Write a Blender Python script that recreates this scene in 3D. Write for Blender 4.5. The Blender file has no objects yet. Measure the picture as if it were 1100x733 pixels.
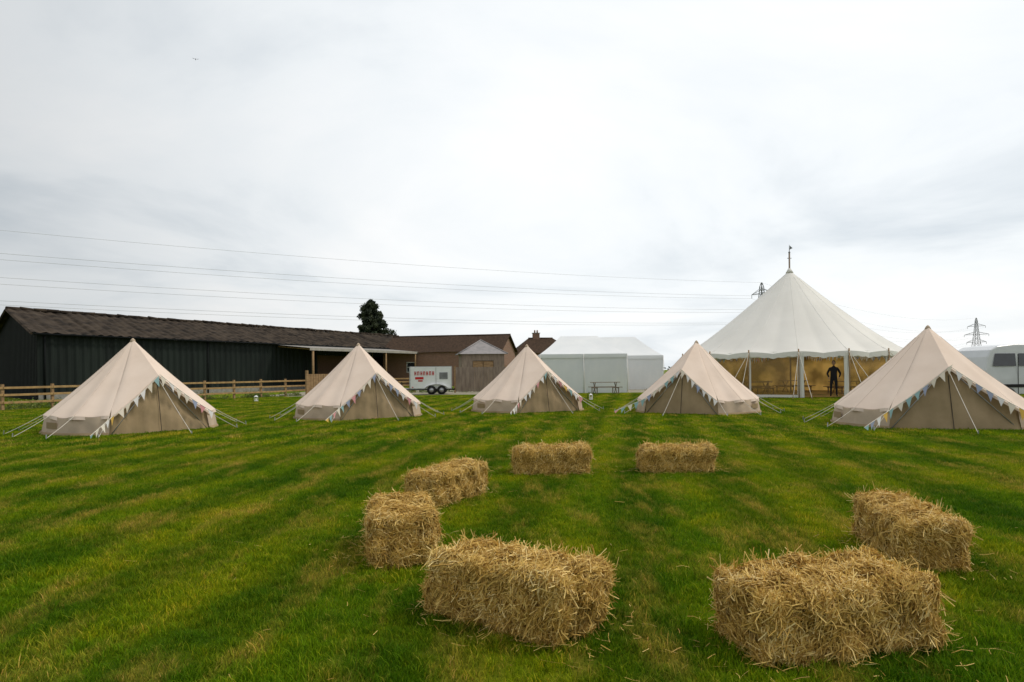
import bpy, math, random
import numpy as np
from mathutils import Vector, Matrix
rng=np.random.default_rng(7); random.seed(7)
S=bpy.context.scene
COL=S.collection
# ------------------------------------------------------------ helpers
def link(o,parent=None):
    COL.objects.link(o)
    if parent is not None: o.parent=parent
    return o
def group(name,loc=(0,0,0),rz=0):
    e=bpy.data.objects.new(name,None); e.location=loc; e.rotation_euler=(0,0,rz); e.empty_display_size=.3
    return link(e)
def mk(name,v,f,mats,parent=None,smooth=False,midx=None,attr=None,bevel=0):
    me=bpy.data.meshes.new(name)
    me.from_pydata([tuple(map(float,p)) for p in v],[],[tuple(map(int,q)) for q in f])
    if not isinstance(mats,(list,tuple)): mats=[mats]
    for m in mats: me.materials.append(m)
    if midx is not None: me.polygons.foreach_set("material_index",midx)
    if smooth: me.polygons.foreach_set("use_smooth",[True]*len(me.polygons))
    if attr is not None:
        a=me.attributes.new("v",'FLOAT','POINT'); a.data.foreach_set("value",attr)
    me.update()
    o=bpy.data.objects.new(name,me); link(o,parent)
    if bevel:
        b=o.modifiers.new("b",'BEVEL'); b.width=bevel; b.segments=2; b.limit_method='ANGLE'
    return o
def boxvf(cx,cy,cz,sx,sy,sz,rz=0):
    c,s=math.cos(rz),math.sin(rz); v=[]
    for dz in(-.5,.5):
        for dx,dy in((-.5,-.5),(.5,-.5),(.5,.5),(-.5,.5)):
            x,y=dx*sx,dy*sy
            v.append((cx+c*x-s*y,cy+s*x+c*y,cz+dz*sz))
    f=[(3,2,1,0),(4,5,6,7),(0,1,5,4),(1,2,6,5),(2,3,7,6),(3,0,4,7)]
    return v,f
def box(name,c,s,mat,parent=None,bevel=0,rz=0):
    v,f=boxvf(*c,*s,rz); return mk(name,v,f,mat,parent,bevel=bevel)
def boxes(name,lst,mat,parent=None,bevel=0):
    V=[];F=[]
    for b in lst:
        v,f=boxvf(*b); n=len(V); V+=v; F+=[tuple(i+n for i in q) for q in f]
    return mk(name,V,F,mat,parent,bevel=bevel)
def tubes(name,lines,r,mat,parent=None,sides=6):
    V=[];F=[]
    for ln in lines:
        rr=r
        if isinstance(ln,tuple): ln,rr=ln
        pts=[Vector(p) for p in ln]; n0=len(V)
        for i,p in enumerate(pts):
            d=(pts[min(i+1,len(pts)-1)]-pts[max(i-1,0)]).normalized()
            a=d.cross(Vector((0,0,1)))
            if a.length<.05: a=d.cross(Vector((1,0,0)))
            a.normalize(); b=d.cross(a)
            ri=rr[i] if isinstance(rr,(list,tuple)) else rr
            for k in range(sides):
                t=2*math.pi*k/sides; V.append(p+a*math.cos(t)*ri+b*math.sin(t)*ri)
        for i in range(len(pts)-1):
            for k in range(sides):
                k2=(k+1)%sides
                F.append((n0+i*sides+k,n0+i*sides+k2,n0+(i+1)*sides+k2,n0+(i+1)*sides+k))
        F.append(tuple(n0+k for k in range(sides))[::-1])
        F.append(tuple(n0+(len(pts)-1)*sides+k for k in range(sides)))
    return mk(name,V,F,mat,parent,smooth=sides>5)
def grid(fn,nu,nv):
    V=[fn(i/nu,j/nv) for i in range(nu+1) for j in range(nv+1)]
    F=[(i*(nv+1)+j,(i+1)*(nv+1)+j,(i+1)*(nv+1)+j+1,i*(nv+1)+j+1) for i in range(nu) for j in range(nv)]
    return V,F
def sag(a,b,s,n=16):
    a=Vector(a);b=Vector(b)
    return [a.lerp(b,i/n)-Vector((0,0,s*4*(i/n)*(1-i/n))) for i in range(n+1)]
# ------------------------------------------------------------ materials
def newmat(name):
    m=bpy.data.materials.new(name); m.use_nodes=True; nt=m.node_tree; nt.nodes.clear()
    out=nt.nodes.new('ShaderNodeOutputMaterial'); return m,nt,out
def N(nt,t,**k):
    n=nt.nodes.new(t)
    for a,b in k.items(): setattr(n,a,b)
    return n
def ramp(nt,stops):
    r=N(nt,'ShaderNodeValToRGB'); e=r.color_ramp.elements
    while len(e)<len(stops): e.new(.5)
    for x,(p,c) in zip(e,stops): x.position=p; x.color=(*c,1)
    return r
def pm(name,c1,c2=None,scale=3,rough=.7,bump=0,bscale=20,metal=0,stretch=(1,1,1),detail=5,transl=0,lo=.35,hi=.65,spec=.3,alpha=1):
    m,nt,out=newmat(name); L=nt.links
    b=N(nt,'ShaderNodeBsdfPrincipled'); b.inputs['Roughness'].default_value=rough; b.inputs['Metallic'].default_value=metal
    b.inputs['Specular IOR Level'].default_value=spec
    b.inputs['Alpha'].default_value=alpha
    tc=N(nt,'ShaderNodeTexCoord'); mp=N(nt,'ShaderNodeMapping'); mp.inputs['Scale'].default_value=stretch
    L.new(tc.outputs['Object'],mp.inputs[0])
    if c2 is None: c2=tuple(x*.8 for x in c1)
    no=N(nt,'ShaderNodeTexNoise'); no.inputs['Scale'].default_value=scale; no.inputs['Detail'].default_value=detail
    L.new(mp.outputs[0],no.inputs['Vector'])
    r=ramp(nt,[(lo,c2),(hi,c1)]); L.new(no.outputs[0],r.inputs[0]); L.new(r.outputs[0],b.inputs['Base Color'])
    if bump:
        nb=N(nt,'ShaderNodeTexNoise'); nb.inputs['Scale'].default_value=bscale; nb.inputs['Detail'].default_value=4
        L.new(mp.outputs[0],nb.inputs['Vector'])
        bp=N(nt,'ShaderNodeBump'); bp.inputs['Strength'].default_value=bump; bp.inputs['Distance'].default_value=.02
        L.new(nb.outputs[0],bp.inputs['Height']); L.new(bp.outputs[0],b.inputs['Normal'])
    sh=b.outputs[0]
    if transl:
        t=N(nt,'ShaderNodeBsdfTranslucent'); L.new(r.outputs[0],t.inputs[0])
        mx=N(nt,'ShaderNodeMixShader'); mx.inputs[0].default_value=transl
        L.new(b.outputs[0],mx.inputs[1]); L.new(t.outputs[0],mx.inputs[2]); sh=mx.outputs[0]
    L.new(sh,out.inputs[0]); return m

def grass_color(nt,ground=False):
    L=nt.links
    g=N(nt,'ShaderNodeNewGeometry')
    n1=N(nt,'ShaderNodeTexNoise'); n1.inputs['Scale'].default_value=.5; n1.inputs['Detail'].default_value=9; n1.inputs['Roughness'].default_value=.72
    L.new(g.outputs['Position'],n1.inputs['Vector'])
    r1=ramp(nt,[(.34,(.055,.150,.004)),(.47,(.115,.215,.005)),(.58,(.21,.275,.007)),(.72,(.38,.34,.035))])
    L.new(n1.outputs[0],r1.inputs[0])
    mp=N(nt,'ShaderNodeMapping'); mp.inputs['Rotation'].default_value=(0,0,math.radians(10))
    L.new(g.outputs['Position'],mp.inputs[0])
    w=N(nt,'ShaderNodeTexWave'); w.inputs['Scale'].default_value=.26; w.inputs['Distortion'].default_value=.8; w.inputs['Detail'].default_value=4; w.inputs['Detail Scale'].default_value=1.2
    L.new(mp.outputs[0],w.inputs['Vector'])
    r2=ramp(nt,[(.2,(.72,.80,.8)),(.8,(1.28,1.16,1.0))]); L.new(w.outputs[0],r2.inputs[0])
    mu=N(nt,'ShaderNodeMix',data_type='RGBA',blend_type='MULTIPLY'); mu.inputs[0].default_value=1
    L.new(r1.outputs[0],mu.inputs[6]); L.new(r2.outputs[0],mu.inputs[7])
    n3=N(nt,'ShaderNodeTexNoise'); n3.inputs['Scale'].default_value=2.6; n3.inputs['Detail'].default_value=9; n3.inputs['Roughness'].default_value=.65
    mp3=N(nt,'ShaderNodeMapping'); mp3.inputs['Scale'].default_value=(1,.3,1); mp3.inputs['Rotation'].default_value=(0,0,math.radians(10))
    L.new(g.outputs['Position'],mp3.inputs[0]); L.new(mp3.outputs[0],n3.inputs['Vector'])
    r3=ramp(nt,[(.50,(0,0,0)),(.68,(.9,.9,.9))]); L.new(n3.outputs[0],r3.inputs[0])
    m3=N(nt,'ShaderNodeMix',data_type='RGBA'); L.new(r3.outputs[0],m3.inputs[0]); L.new(mu.outputs[2],m3.inputs[6]); m3.inputs[7].default_value=(.42,.34,.05,1)
    return m3.outputs[2]
def grass_mat():
    m,nt,out=newmat("grass_blades"); L=nt.links
    c=grass_color(nt)
    at=N(nt,'ShaderNodeAttribute',attribute_name="v")
    r=ramp(nt,[(0,(.40,.50,.4)),(.5,(1.0,1.05,1.0)),(.88,(1.4,1.3,1.2)),(.94,(2.1,1.4,2.0)),(1,(2.6,1.7,5.0))]); L.new(at.outputs['Fac'],r.inputs[0])
    mu=N(nt,'ShaderNodeMix',data_type='RGBA',blend_type='MULTIPLY'); mu.inputs[0].default_value=1
    L.new(c,mu.inputs[6]); L.new(r.outputs[0],mu.inputs[7])
    b=N(nt,'ShaderNodeBsdfPrincipled'); b.inputs['Roughness'].default_value=.6; b.inputs['Specular IOR Level'].default_value=.06
    L.new(mu.outputs[2],b.inputs['Base Color'])
    t=N(nt,'ShaderNodeBsdfTranslucent'); L.new(mu.outputs[2],t.inputs[0])
    mx=N(nt,'ShaderNodeMixShader'); mx.inputs[0].default_value=.38
    L.new(b.outputs[0],mx.inputs[1]); L.new(t.outputs[0],mx.inputs[2]); L.new(mx.outputs[0],out.inputs[0]); return m
def ground_mat():
    m,nt,out=newmat("ground_turf"); L=nt.links
    c=grass_color(nt)
    g=N(nt,'ShaderNodeNewGeometry')
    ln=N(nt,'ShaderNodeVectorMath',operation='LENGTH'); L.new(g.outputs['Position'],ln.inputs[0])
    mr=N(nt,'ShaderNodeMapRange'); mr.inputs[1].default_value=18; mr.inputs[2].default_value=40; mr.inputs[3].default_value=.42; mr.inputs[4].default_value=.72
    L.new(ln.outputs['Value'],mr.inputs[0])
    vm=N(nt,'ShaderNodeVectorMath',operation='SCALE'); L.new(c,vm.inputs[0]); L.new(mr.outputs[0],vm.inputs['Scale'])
    b=N(nt,'ShaderNodeBsdfPrincipled'); b.inputs['Roughness'].default_value=.95; b.inputs['Specular IOR Level'].default_value=.03
    L.new(vm.outputs[0],b.inputs['Base Color'])
    nb=N(nt,'ShaderNodeTexNoise'); nb.inputs['Scale'].default_value=18; nb.inputs['Detail'].default_value=6
    L.new(g.outputs['Position'],nb.inputs['Vector'])
    bp=N(nt,'ShaderNodeBump'); bp.inputs['Strength'].default_value=.8; bp.inputs['Distance'].default_value=.05
    L.new(nb.outputs[0],bp.inputs['Height']); L.new(bp.outputs[0],b.inputs['Normal'])
    L.new(b.outputs[0],out.inputs[0]); return m
def straw_mat():
    m,nt,out=newmat("straw"); L=nt.links
    at=N(nt,'ShaderNodeAttribute',attribute_name="v")
    r=ramp(nt,[(0,(.22,.115,.022)),(.28,(.53,.335,.07)),(.62,(.80,.57,.175)),(1,(.92,.76,.38))]); L.new(at.outputs['Fac'],r.inputs[0])
    b=N(nt,'ShaderNodeBsdfPrincipled'); b.inputs['Roughness'].default_value=.5; b.inputs['Specular IOR Level'].default_value=.2
    L.new(r.outputs[0],b.inputs['Base Color'])
    t=N(nt,'ShaderNodeBsdfTranslucent'); L.new(r.outputs[0],t.inputs[0])
    mx=N(nt,'ShaderNodeMixShader'); mx.inputs[0].default_value=.22
    L.new(b.outputs[0],mx.inputs[1]); L.new(t.outputs[0],mx.inputs[2]); L.new(mx.outputs[0],out.inputs[0]); return m
def glass(name,col,alpha,rough=.08):
    return pm(name,col,col,rough=rough,spec=.6,alpha=alpha)
def brick_mat(name,c1,c2,mort,scale):
    m,nt,out=newmat(name); L=nt.links
    tc=N(nt,'ShaderNodeTexCoord')
    sp=N(nt,'ShaderNodeSeparateXYZ'); cb=N(nt,'ShaderNodeCombineXYZ'); ad=N(nt,'ShaderNodeMath',operation='ADD')
    L.new(tc.outputs['Object'],sp.inputs[0]); L.new(sp.outputs[0],ad.inputs[0]); L.new(sp.outputs[1],ad.inputs[1])
    L.new(ad.outputs[0],cb.inputs[0]); L.new(sp.outputs[2],cb.inputs[1])
    br=N(nt,'ShaderNodeTexBrick'); br.inputs['Scale'].default_value=scale
    br.inputs['Color1'].default_value=(*c1,1); br.inputs['Color2'].default_value=(*c2,1); br.inputs['Mortar'].default_value=(*mort,1)
    L.new(cb.outputs[0],br.inputs[0])
    b=N(nt,'ShaderNodeBsdfPrincipled'); b.inputs['Roughness'].default_value=.85; L.new(br.outputs[0],b.inputs['Base Color'])
    L.new(b.outputs[0],out.inputs[0]); return m

M_canvas=pm("canvas_cream",(.90,.755,.645),(.83,.685,.575),scale=1.3,rough=.85,bump=.35,bscale=3,transl=.2,spec=.08)
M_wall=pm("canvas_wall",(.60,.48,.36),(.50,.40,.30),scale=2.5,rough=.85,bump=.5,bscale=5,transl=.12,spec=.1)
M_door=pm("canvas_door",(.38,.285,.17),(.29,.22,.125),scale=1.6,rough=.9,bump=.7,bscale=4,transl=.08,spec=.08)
M_dark=pm("dark_seam",(.06,.05,.04))
M_seam=pm("canvas_seam",(.62,.52,.43))
M_rope=pm("rope",(.72,.68,.6),rough=.9)
M_white=pm("white_pvc",(.86,.88,.89),(.80,.83,.85),scale=.8,rough=.45,bump=.25,bscale=1.5,transl=.15)
M_whitecloth=pm("white_canvas",(.88,.87,.83),(.82,.81,.77),scale=.6,rough=.8,bump=.25,bscale=1.2,transl=.2)
M_wood=pm("timber",(.36,.235,.12),(.24,.15,.075),scale=3,rough=.85,bump=.3,stretch=(1,1,4))
M_woodrail=pm("rail_timber",(.43,.28,.12),(.30,.19,.085),scale=5,rough=.85)
M_woodgrey=pm("weathered_boards",(.30,.24,.185),(.20,.155,.12),scale=6,rough=.9,stretch=(1,1,.2))
M_green=pm("dark_green_steel",(.020,.027,.024),(.012,.016,.015),scale=1.2,rough=.65,spec=.12,stretch=(1,1,.2))
M_black=pm("dark_cladding",(.010,.012,.013),rough=.7,spec=.1)
M_asb=pm("roof_sheet",(.070,.054,.040),(.022,.018,.015),scale=1.1,rough=.95,bump=.8,bscale=6,lo=.35,hi=.65,detail=9,spec=.05)
M_tile=pm("clay_tile",(.085,.055,.038),(.045,.032,.024),scale=5,rough=.9,bump=.6,bscale=12,spec=.05)
M_brick=brick_mat("brick",(.27,.135,.085),(.19,.095,.06),(.22,.19,.16),4)
M_conc=pm("concrete",(.30,.285,.26),(.22,.21,.19),scale=4,rough=.9)
M_rubber=pm("tyre",(.02,.02,.02),rough=.8)
M_steel=pm("steel",(.45,.46,.47),rough=.35,metal=.8)
M_pylon=pm("galvanised",(.20,.21,.22),rough=.7)
M_wire=pm("aluminium_wire",(.42,.43,.44),rough=.6)
M_paint=pm("white_paint",(.80,.81,.82),(.74,.75,.76),scale=2,rough=.25,spec=.5)
M_vanpaint=pm("silver_white_paint",(.62,.64,.66),(.57,.59,.61),scale=2,rough=.25,spec=.5)
M_glass=pm("dark_glass",(.03,.035,.04),(.02,.02,.025),rough=.05,spec=.8)
M_red=pm("red_paint",(.55,.02,.02),rough=.35)
M_window=glass("clear_vinyl",(.36,.23,.07),.34)
M_tan=pm("tan_lining",(.80,.50,.15),(.30,.18,.055),scale=.9,rough=.9,lo=.38,hi=.62,transl=.35,detail=2)
M_straw=straw_mat()
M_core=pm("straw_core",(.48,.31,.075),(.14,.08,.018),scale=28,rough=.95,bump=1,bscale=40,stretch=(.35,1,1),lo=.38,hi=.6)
M_twine=pm("twine",(.45,.30,.10),rough=.8)
M_bark=pm("bark",(.10,.075,.05),rough=.95,bump=.8)
M_leaf=pm("conifer_foliage",(.050,.064,.030),(.018,.028,.015),scale=1.1,rough=.8,transl=.15,lo=.4,hi=.6)
M_hedge=pm("hedge_foliage",(.07,.10,.05),(.035,.055,.03),scale=.3,rough=.85,transl=.1)
M_weed=pm("rough_grass_leaf",(.20,.24,.06),(.08,.13,.03),scale=.5,rough=.85,transl=.2)
# ------------------------------------------------------------ world, sun, camera
SA,SE=math.radians(84),math.radians(54)
sund=Vector((math.sin(SA)*math.cos(SE),math.cos(SA)*math.cos(SE),math.sin(SE)))
W=bpy.data.worlds.new("World"); S.world=W; W.use_nodes=True; nt=W.node_tree; nt.nodes.clear(); L=nt.links
wo=N(nt,'ShaderNodeOutputWorld'); bg=N(nt,'ShaderNodeBackground'); bg.inputs[1].default_value=.1
sk=N(nt,'ShaderNodeTexSky',sky_type='NISHITA'); sk.sun_disc=False; sk.sun_elevation=SE; sk.sun_rotation=SA; sk.dust_density=3
tc=N(nt,'ShaderNodeTexCoord'); sp=N(nt,'ShaderNodeSeparateXYZ'); L.new(tc.outputs['Generated'],sp.inputs[0])
ab=N(nt,'ShaderNodeMath',operation='MAXIMUM'); L.new(sp.outputs[2],ab.inputs[0]); ab.inputs[1].default_value=0
ad=N(nt,'ShaderNodeMath',operation='ADD'); L.new(ab.outputs[0],ad.inputs[0]); ad.inputs[1].default_value=.16
dx=N(nt,'ShaderNodeMath',operation='DIVIDE'); L.new(sp.outputs[0],dx.inputs[0]); L.new(ad.outputs[0],dx.inputs[1])
dy=N(nt,'ShaderNodeMath',operation='DIVIDE'); L.new(sp.outputs[1],dy.inputs[0]); L.new(ad.outputs[0],dy.inputs[1])
cb=N(nt,'ShaderNodeCombineXYZ'); L.new(dx.outputs[0],cb.inputs[0]); L.new(dy.outputs[0],cb.inputs[1])
cn=N(nt,'ShaderNodeTexNoise'); cn.inputs['Scale'].default_value=.66; cn.inputs['Detail'].default_value=7; cn.inputs['Roughness'].default_value=.54; cn.inputs['Distortion'].default_value=.5
L.new(cb.outputs[0],cn.inputs['Vector'])
cr=ramp(nt,[(.32,(.68,.735,.78)),(.46,(.88,.915,.935)),(.60,(.98,.99,.99))]); L.new(cn.outputs[0],cr.inputs[0])
dt=N(nt,'ShaderNodeVectorMath',operation='DOT_PRODUCT'); L.new(tc.outputs['Generated'],dt.inputs[0]); dt.inputs[1].default_value=Vector((.30,.85,.38)).normalized()
gl=N(nt,'ShaderNodeMapRange',interpolation_type='SMOOTHSTEP'); L.new(dt.outputs['Value'],gl.inputs[0])
gl.inputs[1].default_value=.5; gl.inputs[2].default_value=.98; gl.inputs[3].default_value=.76; gl.inputs[4].default_value=1.12
sc=N(nt,'ShaderNodeVectorMath',operation='SCALE'); L.new(cr.outputs[0],sc.inputs[0]); L.new(gl.outputs[0],sc.inputs['Scale'])
s10=N(nt,'ShaderNodeVectorMath',operation='SCALE'); L.new(sc.outputs[0],s10.inputs[0]); s10.inputs['Scale'].default_value=10
mx=N(nt,'ShaderNodeMix',data_type='RGBA'); mx.inputs[0].default_value=.92; L.new(sk.outputs[0],mx.inputs[6]); L.new(s10.outputs[0],mx.inputs[7])
L.new(mx.outputs[2],bg.inputs[0]); L.new(bg.outputs[0],wo.inputs[0])
sl=bpy.data.lights.new("sun",'SUN'); sl.energy=1.9; sl.angle=math.radians(10); sl.color=(1,.92,.80)
so=bpy.data.objects.new("sun",sl); link(so); so.rotation_euler=(-sund).to_track_quat('-Z','Y').to_euler(); so.location=(0,0,30)
cam=bpy.data.cameras.new("camera"); cam.lens=24; cam.sensor_width=36; cam.clip_end=5000; cam.clip_start=.05; cam.shift_y=.0295; cam.shift_x=-.002
co=bpy.data.objects.new("camera",cam); link(co); co.location=(0,0,1.5); co.rotation_euler=(math.radians(90),math.radians(.6),0); S.camera=co
S.view_settings.view_transform='Standard'; S.view_settings.look='None'; S.view_settings.exposure=0
# ------------------------------------------------------------ ground
M_ground=ground_mat(); M_grass=grass_mat()
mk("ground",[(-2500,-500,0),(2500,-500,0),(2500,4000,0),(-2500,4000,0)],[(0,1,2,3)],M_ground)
rr_=random.Random(8)
tr=[(-17+i*1.2,44.8+rr_.uniform(-.35,.35)+(.8 if i>14 else 0),.006) for i in range(26)]; tb=[(-17+i*1.2,57+rr_.uniform(-.4,.4),.006) for i in range(26)]
mk("gravel_track",tr+tb,[(i,i+1,27+i,26+i) for i in range(25)],pm("gravel",(.33,.30,.25),(.21,.20,.12),scale=2.5,rough=.95,bump=.8,bscale=30,detail=9))
def blade_tile(name,n,size,w,h0,h1,seed):
    r=np.random.default_rng(seed)
    x=r.uniform(-size/2,size/2,n); y=r.uniform(-size/2,size/2,n); a=r.uniform(0,2*np.pi,n)
    tuft=.75+.5*np.sin(x*23+seed)*np.sin(y*19+seed*2)
    h=r.uniform(h0,h1,n)*tuft; ln=r.uniform(.2,1.1,n)*h; la=r.uniform(0,2*np.pi,n); ww=w*r.uniform(.6,1.2,n)/2
    ca,sa=np.cos(a)*ww,np.sin(a)*ww; lx,ly=np.cos(la)*ln,np.sin(la)*ln
    z0=np.zeros(n)
    V=np.stack([np.stack([x-ca,y-sa,z0],1),np.stack([x+ca,y+sa,z0],1),
      np.stack([x+ca*.8+lx*.35,y+sa*.8+ly*.35,h*.6],1),np.stack([x-ca*.8+lx*.35,y-sa*.8+ly*.35,h*.6],1),
      np.stack([x+lx,y+ly,h],1)],1).reshape(-1,3)
    F=[]
    for i in range(n):
        k=5*i; F.append((k,k+1,k+2,k+3)); F.append((k+3,k+2,k+4))
    me=bpy.data.meshes.new(name); me.from_pydata(V.tolist(),[],F); me.materials.append(M_grass)
    at=me.attributes.new("v",'FLOAT','POINT'); at.data.foreach_set("value",np.repeat(r.random(n),5).astype(np.float32))
    return bpy.data.objects.new(name,me)
def scatter(name,pts,colname,tiles):
    c=bpy.data.collections.new(colname)
    for t in tiles: c.objects.link(t)
    ng=bpy.data.node_groups.new(name+"_gn",'GeometryNodeTree')
    ng.interface.new_socket("Geometry",in_out='INPUT',socket_type='NodeSocketGeometry'); ng.interface.new_socket("Geometry",in_out='OUTPUT',socket_type='NodeSocketGeometry')
    gi=ng.nodes.new('NodeGroupInput'); go=ng.nodes.new('NodeGroupOutput')
    ip=ng.nodes.new('GeometryNodeInstanceOnPoints'); ci=ng.nodes.new('GeometryNodeCollectionInfo')
    ci.inputs['Collection'].default_value=c; ci.inputs['Separate Children'].default_value=True; ci.inputs['Reset Children'].default_value=True
    rv=ng.nodes.new('FunctionNodeRandomValue'); rv.data_type='FLOAT_VECTOR'
    rv.inputs[0].default_value=(0,0,0); rv.inputs[1].default_value=(0,0,6.283)
    rs=ng.nodes.new('FunctionNodeRandomValue'); rs.data_type='FLOAT'; rs.inputs[2].default_value=.8; rs.inputs[3].default_value=1.2
    ip.inputs['Pick Instance'].default_value=True
    l=ng.links; l.new(gi.outputs[0],ip.inputs['Points']); l.new(ci.outputs[0],ip.inputs['Instance'])
    l.new(rv.outputs[0],ip.inputs['Rotation']); l.new(rs.outputs[1],ip.inputs['Scale']); l.new(ip.outputs[0],go.inputs[0])
    me=bpy.data.meshes.new(name); me.from_pydata(pts,[],[]); o=bpy.data.objects.new(name,me); link(o)
    o.modifiers.new("scatter",'NODES').node_group=ng; return o
P=[];y=1.8
while y<14:
    hw=.8*y+1.0; x=-hw
    while x<hw: P.append((x+random.uniform(-.1,.1),y+random.uniform(-.1,.1),0)); x+=.42
    y+=.42
scatter("grass",P,"grass_near_tiles",[blade_tile(f"grass_tile_a{i}",1900,.62,.0052,.018,.06,i) for i in range(5)])
P=[];y=14
while y<43:
    hw=.8*y+2; x=-hw
    while x<hw: P.append((x+random.uniform(-.2,.2),y+random.uniform(-.2,.2),0)); x+=1.1
    y+=1.1
scatter("grass",P,"grass_far_tiles",[blade_tile(f"grass_tile_b{i}",2300,1.5,.012,.02,.06,i+20) for i in range(4)])
# ------------------------------------------------------------ straw bales
def strips(P,D,Nn,ln,w,r,bend=.15):
    n=len(P); side=np.cross(D,Nn); side/=np.linalg.norm(side,axis=1)[:,None]+1e-9
    roll=r.uniform(-1,1,n)[:,None]; side=side+Nn*roll; side/=np.linalg.norm(side,axis=1)[:,None]
    ww=(w*r.uniform(.6,1.2,n)/2)[:,None]; h=(ln/2)[:,None]
    bd=(side*r.uniform(-1,1,n)[:,None]+Nn*r.uniform(-.3,.6,n)[:,None])*bend*h
    a=P-D*h; b=P+bd; c=P+D*h
    V=np.stack([a-side*ww,a+side*ww,b-side*ww,b+side*ww,c-side*ww,c+side*ww],1).reshape(-1,3)
    k=np.arange(n)*6
    F=np.concatenate([np.stack([k,k+1,k+3,k+2],1),np.stack([k+2,k+3,k+5,k+4],1)])
    return V,F
def bale(cx,cy,rz,Ln,Wd,H,n,seed):
    r=np.random.default_rng(seed)
    g=group("straw_bale",(cx,cy,0),rz)
    hx,hy,hz=Ln/2,Wd/2,H/2
    ph=r.uniform(0,6,8)
    def surf(p):
        q=p*np.array([hx,hy,hz]); rad=.055
        inner=np.clip(q,-np.array([hx,hy,hz])+rad,np.array([hx,hy,hz])-rad)
        d=q-inner; l=np.linalg.norm(d,axis=1)[:,None]+1e-9
        nn=d/l
        out=inner+nn*rad
        lump=.022*np.sin(q[:,0]*11+ph[0])*np.sin(q[:,1]*13+ph[1])+.016*np.sin(q[:,0]*23+q[:,2]*17+ph[2])+.012*np.sin(q[:,2]*31+q[:,1]*19+ph[3])
        dent=-.03*np.exp(-((np.abs(q[:,1])-hy*.5)/.035)**2)
        out=out+nn*(lump+dent)[:,None]
        out[:,0]+=ph[4]*.006*q[:,2]*3; out[:,2]+=hz-.012*np.cos(q[:,0]/hx*1.5+ph[5]*.2)
        out[:,2]=np.maximum(out[:,2],.005)
        return out,nn
    V=[];F=[];m=14
    for ax in range(3):
        for s in(-1,1):
            uu,vv=np.meshgrid(np.linspace(-1,1,m+1),np.linspace(-1,1,m+1),indexing='ij')
            p=np.zeros((uu.size,3)); p[:,ax]=s; p[:,(ax+1)%3]=uu.ravel(); p[:,(ax+2)%3]=vv.ravel()
            o,_=surf(p*.985); k=len(V); V+=o.tolist()
            for i in range(m):
                for j in range(m):
                    q=(k+i*(m+1)+j,k+(i+1)*(m+1)+j,k+(i+1)*(m+1)+j+1,k+i*(m+1)+j+1)
                    F.append(q if s>0 else q[::-1])
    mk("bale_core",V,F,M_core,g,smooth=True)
    A=np.array([hy*hz,hy*hz,hx*hz,hx*hz,hx*hy]); pr=A/A.sum()
    fc=r.choice(5,n,p=pr); p=r.uniform(-1,1,(n,3))
    ax=np.array([0,0,1,1,2])[fc]; sg=np.array([-1,1,-1,1,1])[fc]; p[np.arange(n),ax]=sg
    P0,Nn=surf(p)
    nf=np.zeros((n,3)); nf[np.arange(n),ax]=sg; Nn=np.where(np.linalg.norm(Nn,axis=1)[:,None]<.5,nf,Nn)
    D=r.normal(0,1,(n,3))
    bias=np.zeros((n,3)); bias[:,1]=1.2; bias[ax==1]=[0.5,0,1.2]; bias[ax==0]=[0,.8,.8]
    D=D+bias*r.choice([-1,1],n)[:,None]
    D-=Nn*np.sum(D*Nn,1)[:,None]; D/=np.linalg.norm(D,axis=1)[:,None]
    tilt=r.normal(0,.18,n); fr=r.random(n)<.10; tilt[fr]=r.uniform(.3,1.1,fr.sum())
    D=D*np.cos(tilt)[:,None]+Nn*np.sin(tilt)[:,None]
    ln=r.uniform(.035,.13,n); ln[fr]=r.uniform(.04,.13,fr.sum())
    P1=P0+Nn*r.uniform(-.004,.016,n)[:,None]+D*(fr*ln*.35)[:,None]
    V,F=strips(P1,D,Nn,ln,.0054,r,.3); V[:,2]=np.maximum(V[:,2],.004)
    patch=.5+.5*np.sin(P0[:,0]*9+ph[6])*np.sin(P0[:,2]*14+P0[:,1]*10+ph[7])
    val=np.clip(r.beta(2.2,1.8,n)*(.75+.35*patch),0,1)*np.where(r.random(n)<.14,.3,1)
    mk("straw_stems",V.tolist(),F.tolist(),M_straw,g,attr=np.repeat(val,6).astype(np.float32))
    ls=[]
    for yy in(-hy*.5,hy*.5):
        a,b=hx+.002,H+.0
        ls.append([(-a,yy,.02),(-a,yy,H*.5),(-a+.01,yy,b-.04),(-a+.05,yy,b-.012),(0,yy,b-.012),(a-.05,yy,b-.012),(a-.01,yy,b-.04),(a,yy,H*.5),(a,yy,.02)])
    tubes("twine",ls,.0035,M_twine,g,5)
BL=[(-.01,4.13,-38,1.02,.49,.375,19000),(1.68,3.76,12,1.00,.52,.375,19000),(3.14,5.50,81,1.06,.43,.38,14000),
    (-.95,5.70,101,.95,.47,.39,12000),(-.79,8.05,61,1.08,.46,.38,9000),(.53,10.0,3,1.08,.48,.40,8000),(2.36,10.05,-2,1.03,.48,.38,8000)]
for i,b in enumerate(BL): bale(b[0],b[1],math.radians(b[2]),*b[3:7],100+i)
n=2900; r=np.random.default_rng(5); k=r.integers(0,7,n); bl_=np.array([(b[0],b[1],math.radians(b[2]),b[3],b[4]) for b in BL])[k]
e=r.uniform(-.5,.5,(n,2)); e[:,0]*=bl_[:,3]*1.15; e[:,1]*=bl_[:,4]*1.3; sgn=r.normal(0,.16,(n,2)); wide=r.random(n)<.10; sgn[wide]*=5; e+=sgn
cc,ss=np.cos(bl_[:,2]),np.sin(bl_[:,2])
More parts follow.
